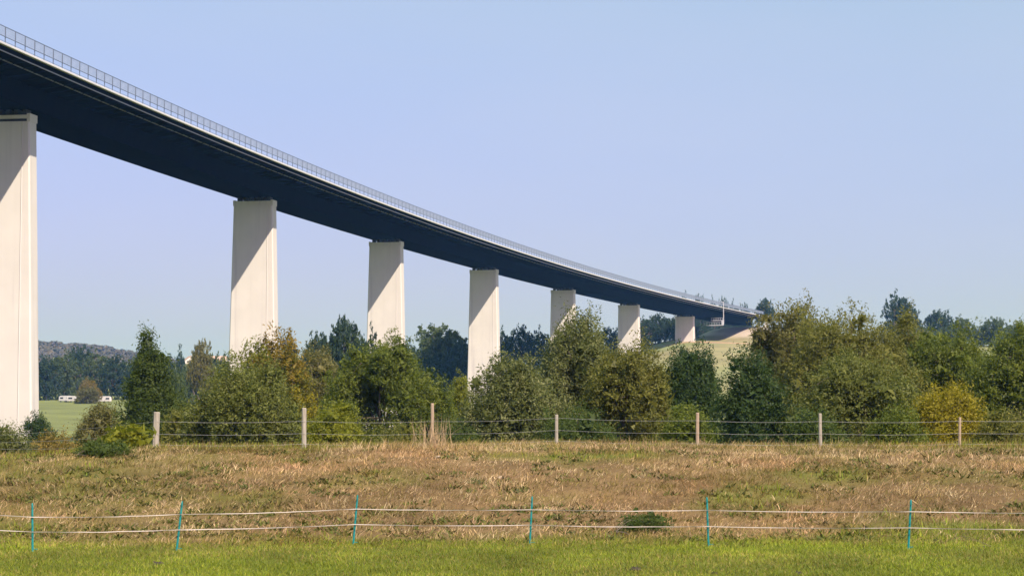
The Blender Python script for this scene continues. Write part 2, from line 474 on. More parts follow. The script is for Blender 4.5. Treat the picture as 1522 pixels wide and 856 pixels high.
# slab piers: tapered, with a bearing slot under the top beam
TP = 3.0
for i, s in enumerate(PIERS):
    x, y, a = axis(s)
    gb = min(gzf(x + dx, y + dy) for dx in (-6, 0, 6) for dy in (-3, 0, 3)) - 1.0
    H = BZ - gb
    wt, hb = 4.41, H - 1.25
    def sec(z, inset=0, wide=None):
        d = BZ - z; w = (wt + d * .0235 if wide is None else wide) ; t = TP / 2 + d * .003 - inset
        c = .22 if not inset else .01
        zl = z - gb
        return [(-w + c, -t, zl), (w - c, -t, zl), (w, -t + c, zl), (w, t - c, zl), (w - c, t, zl), (-w + c, t, zl), (-w, t - c, zl), (-w, -t + c, zl)]
    v = []; f = []
    levels = [gb, gb + H * .33, gb + H * .66, BZ - 1.25]
    for z in levels: v += sec(z)
    for k in range(len(levels) - 1):
        for j in range(8): f.append((k * 8 + j, k * 8 + (j + 1) % 8, (k + 1) * 8 + (j + 1) % 8, (k + 1) * 8 + j))
    f.append(tuple(range(8))[::-1]); f.append(tuple(24 + j for j in range(8)))
    me = bpy.data.meshes.new('pier'); me.from_pydata(v, [], f); me.update()
    pier = link('pier', me, M['conc'], bridge, Vector((x, y, gb)) - BO, (0, 0, -a))
    MB().tube([(3.35, -TP / 2 - .003 * (BZ - z) - .02, z - gb) for z in (BZ - 1.3, gb + H * .5, gb + .4)], .085, 6).build('drain_pipe', M['drain'], pier)
    MB().box((0, 0, H - 1.03), (7.4, TP - .9, .448) if i == 0 else (wt * 2 - .8, TP - .06, .43)).build('bearing_core', M['bearing'] if i == 0 else M['conc'], pier)
    for sg in (-1, 1): MB().box((sg * (wt - .13), 0, H - .64), (.5, TP, 1.22)).build('cheek', M['conc'], pier)
    MB().box((0, 0, H - .52), (wt * 2 - .78, TP - .08, .56 if i == 0 else .58)).build('top_beam', M['conc'], pier)
    for k in range(6): MB().box((-3.4 + 1.36 * k, 0, H + .225), (.66, TP - 1.1, .93)).build('bearing', M['bearing'], pier)

# far abutment with sloping wing wall and pitched stone
ax_, ay_, aa = axis(S1 - 3)
ag = gzf(ax_, ay_)
rotb = (0, 0, -aa)
ab = empty('abutment', (ax_, ay_, ag - 6)); tag(ab, 'concrete abutment under the far end of the viaduct beside pale stone slope', 'abutment')
hz = BZ - ag + 6
MB().box((0, 4.0, hz / 2 - .02), (24.5, 5.0, hz - .06)).build('wall', M['conc_old'], ab, (0, 0, 0), rotb, bevel=.1)
wg = MB(); L = 30
for sg in (1,):
    x0 = sg * 12.6
    wg.poly([(x0, 6.6, 0), (x0 + .9, 6.6, 0), (x0 + .9, 6.6, hz + 5.6), (x0, 6.6, hz + 5.6), (x0, -7.0, 0), (x0 + .9, -7.0, 0), (x0 + .9, -7, hz - 3.5), (x0, -7, hz - 3.5)],
            [(0, 1, 2, 3), (7, 6, 5, 4), (1, 5, 6, 2), (4, 0, 3, 7), (3, 2, 6, 7)])
wg.build('wing_wall', M['conc_old'], ab, (0, 0, 0), rotb)
st = MB()
st.poly([(-12, 1.3, hz - 1.2), (13.4, 1.3, hz - 1.2), (15.5, -13, hz - 9), (-14, -13, hz - 9), (-12, 1.3, -1), (13.4, 1.3, -1), (15.5, -13, -1), (-14, -13, -1)],
        [(3, 2, 1, 0), (2, 3, 7, 6), (1, 2, 6, 5), (0, 4, 7, 3), (0, 1, 5, 4)])
st.build('pitched_slope', M['stone'], ab, (0, 0, 0), rotb)

# under-bridge inspection gantry hanging at the girder's side near the last pier
gs = 713.0
gxx, gyy, ga = axis(gs)
gan = empty('inspection_gantry', bpt(gs, 12.9, -3.4), -ga)
tag(gan, 'white steel inspection gantry hanging beside the girder near the last pier', 'gantry')
g = MB()
for dy in (-.5, .5): g.box((0, dy, 6.2), (.15, .15, 11.0))
for k in range(12): g.box((0, 0, 1.0 + k * .9), (.12, .8, .1))
g.build('mast', M['gantry'], gan)
MB().box((-.6, 0, 11.6), (1.6, 1.3, .25)).build('trolley', M['gantry'], gan)
g = MB(); g.box((-3.2, 0, 2.5), (6.2, 1.2, .28))
for k in range(6): g.box((-.4 - k * 1.1, -.55, 3.15), (.1, .1, 1.1))
g.box((-3.2, -.55, 3.7), (6.2, .1, .12)); g.build('upper_platform', M['gantry'], gan)
g = MB(); g.box((-4.6, 0, .1), (8.6, 1.3, .3))
for k in range(7): g.box((-.8 - k * 1.25, -.6, .85), (.1, .1, 1.3))
g.box((-4.6, -.6, 1.5), (8.6, .1, .14)); g.box((-.5, 0, 1.2), (.9, 1.3, 2.2)); g.build('lower_cradle', M['gantry'], gan)

# ------------------------------------------------------------------ trees
def leaf_cloud(lobes, n, size, seed, twig=.9, spread=.28, up=.5, out_bias=.6, inner=.45, droop=0.0, asp=.42, zmin=.1):
    """leaves on short twigs spread through the shell of several ellipsoid lobes; returns verts, faces, tint, twig starts"""
    r = np.random.default_rng(seed)
    lob = np.array(lobes, float)
    per = 22
    k = max(8, n // per)
    wgt = lob[:, 3] * lob[:, 4] + lob[:, 4] * lob[:, 5] + lob[:, 3] * lob[:, 5]
    ids = r.choice(len(lob), int(k * 1.5), p=wgt / wgt.sum())
    d = r.normal(size=(len(ids), 3)); d /= np.linalg.norm(d, axis=1)[:, None]
    rad = inner + (1 - inner) * r.random(len(ids)) ** .6
    bumpy = 1 + .22 * np.sin(d[:, 0] * 5 + ids) * np.sin(d[:, 1] * 4.2 + 2 * ids) + .16 * np.sin(d[:, 2] * 8 + ids * 1.7 + d[:, 0] * 6) + r.normal(size=len(ids)) * .07
    P = lob[ids, :3] + d * lob[ids, 3:6] * (rad * bumpy)[:, None]
    # drop twigs buried deep inside another lobe
    keep = np.ones(len(P), bool)
    for L in lob:
        q = (((P - L[:3]) / L[3:6]) ** 2).sum(1); keep &= q > inner ** 2 * .9
    keep &= P[:, 2] > zmin
    P = P[keep][:k]; D = d[keep][:k]; k = len(P)
    tdir = D * out_bias + np.array([0, 0, up]) + r.normal(size=(k, 3)) * .4
    tdir /= np.linalg.norm(tdir, axis=1)[:, None]
    ct = np.clip(r.beta(2, 2, k) + .18 * np.sin(P[:, 0] * .9 + seed) * np.sin(P[:, 2] * .8 + P[:, 1] * .7), 0, 1)
    tl = twig * (.5 + r.random(k))
    t = r.random((k, per)) ** .8
    C = P[:, None, :] + tdir[:, None, :] * (t * tl[:, None])[:, :, None] + r.normal(size=(k, per, 3)) * spread * (1.05 - .5 * t)[:, :, None]
    C[:, :, 2] -= droop * (t * tl[:, None]) ** 2
    C = C.reshape(-1, 3); n = len(C)
    nrm = np.repeat(D, per, 0) * .55 + np.array([0, 0, .35]) + r.normal(size=(n, 3)) * .75
    nrm /= np.linalg.norm(nrm, axis=1)[:, None]
    ax = np.repeat(tdir, per, 0) + r.normal(size=(n, 3)) * .7
    ax -= nrm * (ax * nrm).sum(1)[:, None]; ax /= np.linalg.norm(ax, axis=1)[:, None] + 1e-9
    sd = np.cross(nrm, ax)
    l = (size * (.6 + .8 * r.random(n)))[:, None]; w = l * asp
    v = np.stack([C - ax * l * .4 + sd * w * .5, C + ax * l * .6 - nrm * l * .06, C - ax * l * .35 - sd * w * .55], 1)
    f = np.arange(n * 3).reshape(n, 3)
    return v.reshape(-1, 3), f, np.repeat(ct, per * 3), P

def trunk_mesh(lobes, tips, h, seed, r0, stems=1, twigs=40):
    r = random.Random(seed); b = MB()
    def limb(p, q, ra, rb, n=5, seg=5, sag=.12):
        p = Vector(p); q = Vector(q); pts = []
        L = (q - p).length; w = Vector((r.uniform(-1, 1), r.uniform(-1, 1), r.uniform(-.3, .6))) * L * sag
        for k in range(seg + 1):
            t = k / seg; pts.append(p.lerp(q, t) + w * math.sin(math.pi * t) + Vector((0, 0, L * .08 * math.sin(math.pi * t))))
        b.tube(pts, [ra + (rb - ra) * (k / seg) for k in range(seg + 1)], n, cap=False)
        return pts
    forks = []
    for sdx in range(stems):
        o = Vector((r.uniform(-.25, .25), r.uniform(-.25, .25), 0)) * (stems > 1)
        top = o * 4 + Vector((r.uniform(-.3, .3), r.uniform(-.3, .3), h * (.3 if stems == 1 else .2)))
        pts = limb(o + Vector((0, 0, -.25)), top, r0, r0 * .68, 8, 5, .05); forks += [(pts[-1], r0 * .68)]
    ends = []
    for i, L in enumerate(lobes):
        fk, fr = forks[i % len(forks)]
        pts = limb(fk, (L[0] + r.uniform(-.2, .2) * L[3], L[1], L[2] + L[5] * .35), fr * .7, r0 * .16, 6, 6); ends += pts[2:]
    tp = list(tips); r.shuffle(tp)
    for t in tp[:twigs]:
        t = Vector(t); e = min(ends, key=lambda z: (z - t).length)
        limb(e, t, r0 * .13, min(.012, r0 * .06), 4, 3, .15)
    return b.mesh('trunk', True)

def lobes_for(w, h, kind, seed, dep=None):
    """crown lobes for a crown w wide and h tall whose base stands on z = 0"""
    r = random.Random(seed); dep = dep or w; L = []
    if kind == 'cone':
        for k in range(7):
            t = k / 6; rr = (1 - t) ** .75 * w * .42 + w * .07
            L.append((r.uniform(-.06, .06) * w, r.uniform(-.06, .06) * w, h * (.14 + .76 * t), rr, rr * dep / w, h * .13))
    elif kind == 'oak':
        for k in range(9):
            a = 2.4 * k + r.random(); q = .30 if k < 6 else .12
            L.append((math.cos(a) * w * q, math.sin(a) * dep * q, h * (r.uniform(.42, .62) if k < 6 else r.uniform(.70, .82)), w * r.uniform(.19, .26), dep * r.uniform(.19, .26), h * r.uniform(.13, .19)))
    elif kind == 'bush':
        for k in range(14):
            a = 2.4 * k + r.random(); q = .36 * math.sqrt((k + .5) / 14)
            cx, cy_ = math.cos(a) * w * q, math.sin(a) * dep * q
            top = h * (1 - (q / .5) ** 2.6 * .75) * r.uniform(.86, 1.0)
            rz = h * r.uniform(.17, .24)
            L.append((cx, cy_, top - rz * 1.05, w * r.uniform(.15, .22), dep * r.uniform(.15, .22), rz))
            if k > 5: L.append((cx * 1.2, cy_ * 1.2, h * r.uniform(.12, .34), w * r.uniform(.15, .2), dep * r.uniform(.15, .2), h * r.uniform(.18, .24)))
    else:  # willow: many upright plumes under a broad dome
        n_ = 19
        for k in range(n_):
            a = 2.4 * k + r.random() * .8; q = .41 * math.sqrt((k + .5) / n_)
            cx, cy_ = math.cos(a) * w * q, math.sin(a) * dep * q
            zt = h * (1 - (q / .5) ** 2.6 * .5) * r.uniform(.82, 1.0)
            rz = h * r.uniform(.15, .21)
            L.append((cx, cy_, zt - rz * 1.1, w * r.uniform(.11, .16), dep * r.uniform(.11, .16), rz))
            if k > 4: L.append((cx * 1.12, cy_ * 1.12, h * r.uniform(.14, .48), w * r.uniform(.12, .17), dep * r.uniform(.12, .17), h * r.uniform(.16, .22)))
    return L

G = {  # foliage colours: dark, mid, light
 'dark': ((.030, .050, .014), (.055, .085, .022), (.085, .115, .035)),
 'deep': ((.020, .042, .014), (.036, .066, .022), (.06, .09, .03)),
 'willow': ((.060, .078, .020), (.110, .132, .038), (.17, .19, .075)),
 'silver': ((.058, .074, .026), (.10, .122, .048), (.23, .245, .15)),
 'olive': ((.070, .080, .020), (.118, .128, .034), (.175, .178, .058)),
 'brown': ((.078, .082, .032), (.120, .122, .048), (.17, .165, .075)),
 'green': ((.050, .075, .014), (.095, .125, .022), (.14, .165, .04)),
 'lime': ((.085, .105, .012), (.145, .165, .020), (.20, .21, .035)),
 'yellow': ((.12, .115, .010), (.20, .185, .016), (.27, .24, .03)),
 'rust': ((.10, .085, .014), (.17, .13, .022), (.24, .165, .03)),
 'ochre': ((.12, .10, .03), (.17, .14, .045), (.22, .18, .065)),
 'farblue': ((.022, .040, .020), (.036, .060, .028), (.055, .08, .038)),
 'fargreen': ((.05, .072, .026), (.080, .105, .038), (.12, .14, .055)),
}
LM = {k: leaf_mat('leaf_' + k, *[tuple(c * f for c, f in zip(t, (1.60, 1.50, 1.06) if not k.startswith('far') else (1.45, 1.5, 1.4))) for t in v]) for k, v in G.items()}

def near_tree(name, label, cat, px, top, wpx, Y, kind, colour, n, size=.24, group=None, sink=0.0, twig=.9, spread=.26, up=.5, asp=.42, stems=3, accents=(), r0=None, dep=None, inner=.45, droop=0.):
    x, _, zt = at_depth(px, top, Y); w = wpx / FPX * Y
    zb = gzf(x, Y) - sink; h = zt - zb
    seed = int(px * 7 + top * 3 + Y)
    lb = lobes_for(w, h, kind, seed, dep)
    tw_ = .6 * twig * min(1, h / 5)
    pv_, _, _, _ = leaf_cloud(lb, 6000, size, seed, tw_, spread, up, asp=asp, inner=inner, droop=droop, zmin=.12)
    ex_ = np.percentile(pv_[:, 0], 98.5) - np.percentile(pv_[:, 0], 1.5); cx_ = .5 * (np.percentile(pv_[:, 0], 98.5) + np.percentile(pv_[:, 0], 1.5))
    fx_ = w / ex_; fz_ = h / np.percentile(pv_[:, 2], 99.97)
    lb = [((L[0] - cx_) * fx_, L[1] * fx_, L[2] * fz_, L[3] * fx_, L[4] * fx_, L[5] * fz_) for L in lb]
    t = empty(name, (x, Y, zb)); tag(t, label, cat, group)
    v, f, c, tips = leaf_cloud(lb, int(n * 3.1), size * .86, seed, .6 * twig * min(1, h / 5), spread, up, asp=asp, inner=inner, droop=droop, zmin=.12)
    # coarser foliage inside the crown, interior shade put into a darker tint
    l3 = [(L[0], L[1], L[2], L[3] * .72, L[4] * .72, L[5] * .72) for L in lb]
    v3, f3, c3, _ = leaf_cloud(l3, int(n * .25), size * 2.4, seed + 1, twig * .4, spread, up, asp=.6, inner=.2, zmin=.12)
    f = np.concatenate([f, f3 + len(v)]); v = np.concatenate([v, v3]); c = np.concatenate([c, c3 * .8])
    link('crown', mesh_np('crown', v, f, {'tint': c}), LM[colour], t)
    for (fx, fz, fr, col2, n2) in accents:   # part of the crown that has turned another colour
        l2 = [(fx * w, -.15 * w, fz * h, fr * w, fr * w, fr * h * .9)]
        v, f, c, _ = leaf_cloud(l2, n2, size, seed + 5, twig, spread, up, asp=asp, inner=.3)
        link('turned_foliage', mesh_np('turned_foliage', v, f, {'tint': c}), LM[col2], t)
    link('trunk' if h > 1.6 else 'stem', trunk_mesh(lb[:10], tips, h, seed, r0 or max(.008, .024 * h), stems, 40 if h > 1.6 else 6), M['bark'], t)
    return t

near_tree('poplar_tree', 'narrow dark green cone-shaped tree behind the first thick fence post', 'tree', 224, 484, 112, 150, 'cone', 'dark', 20000, .24, stems=1, twig=.8, up=.75, r0=.16)
near_tree('shrub', 'brownish olive bush left of the dark cone-shaped tree', 'shrub', 152, 592, 80, 165, 'bush', 'brown', 6500, .22)
near_tree('shrub', 'low ochre bush right of the nearest pier base', 'shrub', 85, 637, 92, 118, 'bush', 'ochre', 5500, .17)
near_tree('shrub', 'small dark bush against the right edge of the nearest pier', 'shrub', 58, 610, 46, 240, 'bush', 'deep', 2600, .28)
near_tree('shrub', 'sparse pale-leaved shrub at the left edge before the nearest pier', 'shrub', 8, 622, 80, 84, 'bush', 'silver', 2600, .10, twig=.7)
near_tree('shrub', 'rusty ochre bush between the cone-shaped tree and the broad willow', 'shrub', 272, 602, 70, 132, 'bush', 'olive', 5500, .2)
near_tree('willow_tree', 'broad olive willow bush in front of the second pier', 'tree', 362, 528, 150, 128, 'willow', 'willow', 21000, .22)
near_tree('maple_tree', 'autumn tree turning orange in front of the second pier', 'tree', 405, 508, 125, 160, 'bush', 'olive', 12000, .26, accents=((.10, .80, .26, 'rust', 3800), (.30, .55, .22, 'yellow', 2200), (-.2, .83, .14, 'lime', 1200)))
near_tree('willow_tree', 'greyish willow between the orange autumn tree and the dense willow', 'tree', 470, 514, 110, 200, 'willow', 'brown', 10000, .28)
near_tree('willow_tree', 'dense mid-green willow in front of the third pier', 'tree', 572, 506, 178, 172, 'willow', 'green', 25000, .27)
near_tree('shrub', 'bright yellow-green bush behind the second fence post', 'shrub', 498, 594, 100, 112, 'bush', 'lime', 8000, .18)
near_tree('shrub', 'low olive scrub behind the fence below the dense willow', 'shrub', 590, 622, 120, 110, 'bush', 'olive', 6000, .17)
near_tree('shrub', 'yellowish thin shrub left of the fourth pier base', 'shrub', 684, 552, 52, 230, 'bush', 'lime', 3600, .28)
near_tree('shrub', 'dark low bush behind the third fence post', 'shrub', 672, 612, 86, 116, 'bush', 'dark', 5000, .18)
near_tree('willow_tree', 'dark silvery willow in front of the fourth pier', 'tree', 765, 512, 150, 124, 'willow', 'silver', 20000, .22)
near_tree('willow_tree', 'tall silvery willow with sparse leaning top before the fifth pier', 'tree', 862, 462, 130, 138, 'willow', 'silver', 19000, .23, twig=1.3, up=.8)
near_tree('willow_tree', 'brownish olive willow in front of the sixth pier', 'tree', 935, 496, 135, 132, 'willow', 'olive', 19000, .22)
near_tree('alder_tree', 'round dark green tree below the last pier', 'tree', 1025, 508, 92, 152, 'bush', 'deep', 11500, .25, stems=1)
near_tree('shrub', 'olive green bush behind the fifth fence post', 'shrub', 1020, 590, 95, 112, 'bush', 'green', 7000, .18)
near_tree('shrub', 'low dark bush behind the fourth fence post', 'shrub', 860, 602, 130, 110, 'bush', 'dark', 8000, .18)
near_tree('alder_tree', 'dark green tree right of the hillside field', 'tree', 1122, 532, 105, 124, 'bush', 'deep', 13000, .22, stems=1)
near_tree('willow_tree', 'pale olive willow hiding the far abutment', 'tree', 1180, 452, 150, 168, 'willow', 'brown', 19000, .26, accents=((.05, .86, .15, 'olive', 2200),))
near_tree('willow_tree', 'largest olive willow with feathery top right of the viaduct end', 'tree', 1255, 444, 200, 158, 'willow', 'olive', 27000, .25, twig=1.2, up=.7)
near_tree('willow_tree', 'rounded olive willow below the tallest hilltop tree', 'tree', 1345, 462, 140, 170, 'willow', 'olive', 14000, .27)
near_tree('willow_tree', 'green leafy willow in front of the largest willow', 'tree', 1285, 528, 190, 122, 'willow', 'willow', 21000, .2)
near_tree('willow_tree', 'green willow behind the yellow bush', 'tree', 1420, 480, 170, 162, 'willow', 'green', 16000, .26)
near_tree('willow_tree', 'green willow at the right edge of the picture', 'tree', 1505, 480, 155, 150, 'willow', 'green', 16000, .25)
near_tree('shrub', 'bright yellow autumn bush near the right end of the fence', 'shrub', 1415, 566, 140, 116, 'bush', 'yellow', 12000, .19)
near_tree('shrub', 'olive bush at the right edge behind the wire fence', 'shrub', 1500, 596, 110, 112, 'bush', 'olive', 7500, .18)
near_tree('shrub', 'low green bush behind the sixth fence post', 'shrub', 1215, 600, 130, 110, 'bush', 'dark', 8000, .18)
near_tree('shrub', 'small green bush left of the yellow autumn bush', 'shrub', 1335, 604, 110, 110, 'bush', 'green', 7000, .18)
near_tree('shrub', 'bright green bush left of the thick fence post', 'shrub', 188, 636, 46, 71, 'bush', 'lime', 1800, .12)
near_tree('shrub', 'dark green nettle patch on the bank left of the thick fence post', 'shrub', 150, 659, 98, 63.5, 'bush', 'dark', 3600, .08, dep=1.8, twig=.5, spread=.16)
near_tree('shrub', 'green undergrowth on the bank at the left picture edge', 'shrub', 0, 672, 60, 66, 'bush', 'green', 2200, .10)
near_tree('shrub', 'small dark green weed patch on the dry bank behind the tape', 'shrub', 957, 760, 78, 48.6, 'bush', 'dark', 700, .06, dep=.9, twig=.6, spread=.10)
near_tree('shrub', 'small round dark green plant on the meadow right of the last teal stake', 'shrub', 1404, 799, 32, 45.6, 'bush', 'deep', 700, .05, twig=.3)

# far trees: a few shapes, each copied with its own size
FAR = {}
for k, kind in enumerate(('oak', 'oak', 'bush', 'cone', 'bush')):
    lb = lobes_for(1.0, 1.0, kind, 40 + k)
    v, f, c, tips = leaf_cloud([tuple(a for a in L) for L in lb], 14000, .032, 90 + k, twig=.05, spread=.02, inner=.5, asp=.7, zmin=.02)
    v[:, :2] *= 1.0 / (np.percentile(v[:, 0], 98.5) - np.percentile(v[:, 0], 1.5)); v[:, 2] *= 1 / np.percentile(v[:, 2], 99.9)
    cm = mesh_np('crown', v, f, {'tint': c})
    cm.materials.append(LM['farblue'])
    tm = trunk_mesh(lb, tips, 1.0, k, .028, twigs=12); tm.materials.append(M['bark'])
    FAR[k] = (cm, tm)

def far_tree(name, label, px, top, wpx, Y, shape, colour, group=None, rz=None, base=None):
    x, _, zt = at_depth(px, top, Y); zb = gzf(x, Y) - .4
    if base is not None: zb = base
    h = max(3, zt - zb); w = wpx / FPX * Y
    t = empty(name, (x, Y, zb), 0); tag(t, label, 'tree', group)
    cm, tm = FAR[shape]; r = rng.random() * 6.28 if rz is None else rz
    for nm, me in (('crown', cm), ('trunk', tm)):
        o = link(nm, me, None, t); o.scale = (w * 1.02, w * 1.02, h); o.rotation_euler = (0, 0, r)
        if nm == 'crown':
            o.material_slots[0].link = 'OBJECT'; o.material_slots[0].material = LM[colour]
    return t

ORD = ['first', 'second', 'third', 'fourth', 'fifth', 'sixth', 'seventh', 'eighth', 'ninth']
def row(lst):
    xs_ = sorted(q[0] for q in lst)
    return [(ORD[xs_.index(q[0])],) + tuple(q) for q in lst]
g1 = 'trees behind the caravans'
for od, px, top, w, Y, sh in row(((40, 522, 60, 930, 2), (66, 528, 46, 915, 4), (92, 521, 56, 930, 2), (120, 514, 56, 985, 4), (148, 520, 56, 950, 2), (172, 528, 50, 930, 4), (206, 530, 56, 940, 2), (238, 528, 56, 970, 4))):
    far_tree('woodland_tree', od + ' from the left, dark green tree in the wood behind the caravans at left', px, top, w, Y, sh, 'farblue' if sh != 2 else 'fargreen', g1)
far_tree('field_tree', 'small yellowish tree beside the white caravans', 133, 560, 32, 858, 2, 'ochre')
far_tree('field_tree', 'dark bush below the small yellowish tree by the caravans', 131, 574, 34, 850, 4, 'brown')
far_tree('valley_tree', 'grey-green tree left of the second pier in front of the orange roof', 300, 505, 36, 620, 0, 'brown')
far_tree('valley_tree', 'slender bluish tree right of the cone-shaped tree', 268, 512, 26, 900, 3, 'farblue')
g2 = 'low trees left of the second pier'
for od, px, top, w, Y, sh in row(((256, 540, 44, 600, 2), (285, 534, 44, 640, 2), (322, 524, 44, 660, 4), (345, 530, 44, 640, 1))):
    far_tree('valley_tree', od + ' from the left, low olive tree in the row left of the second pier', px, top, w, Y, sh, 'fargreen', g2)
far_tree('valley_tree', 'tallest dark tree between the second and third piers', 514, 471, 66, 480, 0, 'farblue')
far_tree('valley_tree', 'dark rounded tree left of the tallest dark tree between piers', 470, 494, 66, 500, 1, 'farblue')
far_tree('valley_tree', 'small dark tree just right of the second pier', 431, 501, 30, 520, 0, 'farblue')
far_tree('valley_tree', 'dark tree touching the left edge of the third pier', 546, 484, 50, 470, 2, 'farblue')
far_tree('valley_tree', 'broad rounded green tree between the third and fourth piers', 650, 483, 96, 720, 0, 'fargreen')
g3 = 'dark trees left of the fourth pier'
for od, px, top, w, Y, sh in row(((612, 505, 60, 740, 2), (640, 520, 60, 700, 2), (682, 506, 56, 700, 1), (680, 530, 60, 690, 4), (650, 535, 50, 690, 4), (710, 520, 60, 700, 2))):
    far_tree('valley_tree', od + ' from the left, dark tree in the wood left of the fourth pier', px, top, w, Y, sh, 'farblue', g3)
g4 = 'dark trees between fourth and fifth piers'
for od, px, top, w, Y, sh in row(((748, 486, 46, 790, 2), (775, 484, 50, 800, 4), (806, 486, 50, 810, 2), (835, 490, 50, 820, 4), (862, 492, 50, 830, 2))):
    far_tree('valley_tree', od + ' from the left, dark tree in the wood between the fourth and fifth piers', px, top, w, Y, sh, 'farblue', g4)
g5 = 'dark trees behind the last pier'
for od, px, top, w, Y, sh in row(((960, 470, 40, 1020, 2), (978, 466, 40, 1030, 4), (998, 468, 40, 1040, 2), (945, 480, 36, 1010, 4), (1016, 474, 40, 1060, 2), (1040, 480, 40, 1120, 4), (930, 484, 36, 1000, 2), (905, 486, 44, 900, 4))):
    far_tree('hillside_tree', od + ' from the left, dark tree on the slope behind the last pier', px, top, w, Y, sh, 'farblue', g5)
g6 = 'treetops above the far end of the deck'
for od, px, top, w, Y, sh in row(((1022, 435, 30, 1350, 2), (1038, 438, 24, 1360, 4), (1057, 441, 20, 1340, 2), (1075, 442, 22, 1345, 4), (1092, 446, 24, 1350, 2), (1107, 451, 22, 1360, 4))):
    far_tree('hillside_tree', od + ' from the left, distant treetop showing above the far end of the deck', px, top, w, Y, sh, 'farblue', g6)
far_tree('hillside_tree', 'bluish tree just right of the viaduct end', 1137, 443, 28, 1150, 1, 'farblue')
far_tree('hilltop_tree', 'tallest rounded tree on the right hilltop', 1338, 432, 54, 1000, 2, 'farblue')
far_tree('hilltop_tree', 'dark round hilltop tree right of the tallest one', 1396, 460, 44, 1000, 4, 'farblue')
far_tree('hilltop_tree', 'hilltop tree beside the dark round one', 1432, 468, 42, 990, 2, 'fargreen')
far_tree('hilltop_tree', 'second hilltop tree from the right picture edge', 1478, 471, 44, 980, 4, 'fargreen')
far_tree('hilltop_tree', 'rightmost hilltop tree at the picture edge', 1512, 478, 44, 990, 2, 'fargreen')
g7 = 'low trees on the right hill crest'
for od, px, top, w, Y, sh in row(((1366, 480, 40, 990, 2), (1460, 486, 44, 985, 2), (1410, 484, 44, 985, 4), (1535, 484, 44, 985, 2))):
    far_tree('hilltop_tree', od + ' from the left, low tree on the right hill crest between taller ones', px, top, w, Y, sh, 'fargreen', g7)

# wooded hill far behind on the left: reads as one mass
def hill_forest():
    r = np.random.default_rng(3); V = []; C = []
    n = 700
    cx = r.uniform(-1000, -380, n); cyv = r.uniform(2250, 2800, n)
    z0 = gz(cx, cyv, False); rr = r.uniform(7, 13, n); hh = r.uniform(11, 18, n); ct = .3 + .4 * r.random(n)
    for i in range(n):
        m_ = 110; d = r.normal(size=(m_, 3)); d[:, 2] = np.abs(d[:, 2]); d /= np.linalg.norm(d, axis=1)[:, None]
        P = np.array([cx[i], cyv[i], z0[i] + hh[i] * .35]) + d * [rr[i], rr[i], hh[i] * .65]
        nn = d + r.normal(size=(m_, 3)) * .15; nn /= np.linalg.norm(nn, axis=1)[:, None]
        a = np.cross(nn, r.normal(size=(m_, 3))); a /= np.linalg.norm(a, axis=1)[:, None]; b_ = np.cross(nn, a); s_ = 2.4
        V.append(np.stack([P - a * s_, P + a * s_, P + b_ * s_ * 1.2], 1).reshape(-1, 3)); C.append(np.full(m_ * 3, ct[i]))
    V = np.concatenate(V); C = np.concatenate(C)
    lm = leaf_mat('leaf_far_hill', (.070, .070, .042), (.105, .090, .056), (.15, .115, .07), trans=.2)  # some of the distance haze is put into these lighter foliage colours
    o = link('hill_wood', mesh_np('hill_wood', V, np.arange(len(V)).reshape(-1, 3), {'tint': C}), lm)
    tag(o, 'hazy wooded hill on the skyline at the far left', 'woodland', kind='stuff')
hill_forest()

# ------------------------------------------------------------------ far buildings and caravans
def caravan(px, Y, L, label, rz=0.):
    x, _, _ = at_depth(px, 590, Y); z = gzf(x, Y)
    t = empty('caravan', (x, Y, z), rz); tag(t, label, 'caravan', 'caravans at the edge of the wood')
    h = L / 2
    b = MB(); pr = [(-h, .55), (h, .55), (h + .1, 1.3), (h - .25, 2.5), (h - .6, 2.75), (-h + .5, 2.75), (-h - .05, 2.3), (-h - .15, 1.2)]
    k = len(pr)
    b.poly([(p, -1.15, q) for p, q in pr] + [(p, 1.15, q) for p, q in pr], [tuple(range(k)), tuple(range(2 * k - 1, k - 1, -1))] + [(j, j + k, (j + 1) % k + k, (j + 1) % k) for j in range(k)])
    body = b.build('body', M['white'], t, bevel=.08)
    for q in (-.28, .22): MB().box((q * L, -1.17, 1.75), (L * .24, .05, .7)).build('window', M['glass'], body)
    MB().box((.44 * L, -1.17, 1.55), (.6, .05, 1.7)).build('door', M['render'], body)
    for s_ in (-1, 1):
        MB().tube([(0, s_ * 1.0 - .1, .34), (0, s_ * 1.0 + .1, .34)], .34, 14).build('wheel', M['rubber'], t)
    MB().box((-h - .7, 0, .45), (1.3, .12, .1)).build('drawbar', M['galv'], t)
    for q in (-.42, .42): MB().box((q * L, 0, .28), (.1, 1.6, .6)).build('corner_steady', M['galv'], t)
caravan(112, 872, 7.0, 'white caravan with open side in the row left of the small yellowish tree', .05)
caravan(98, 876, 5.4, 'leftmost small white caravan at the wood edge', -.1)
caravan(155, 866, 6.0, 'white caravan right of the small yellowish tree', .2)
caravan(275, 700, 6.5, 'white caravan seen between the cone-shaped tree and the broad willow', .1)
caravan(296, 690, 4.0, 'small white trailer beside the broad willow', -.2)

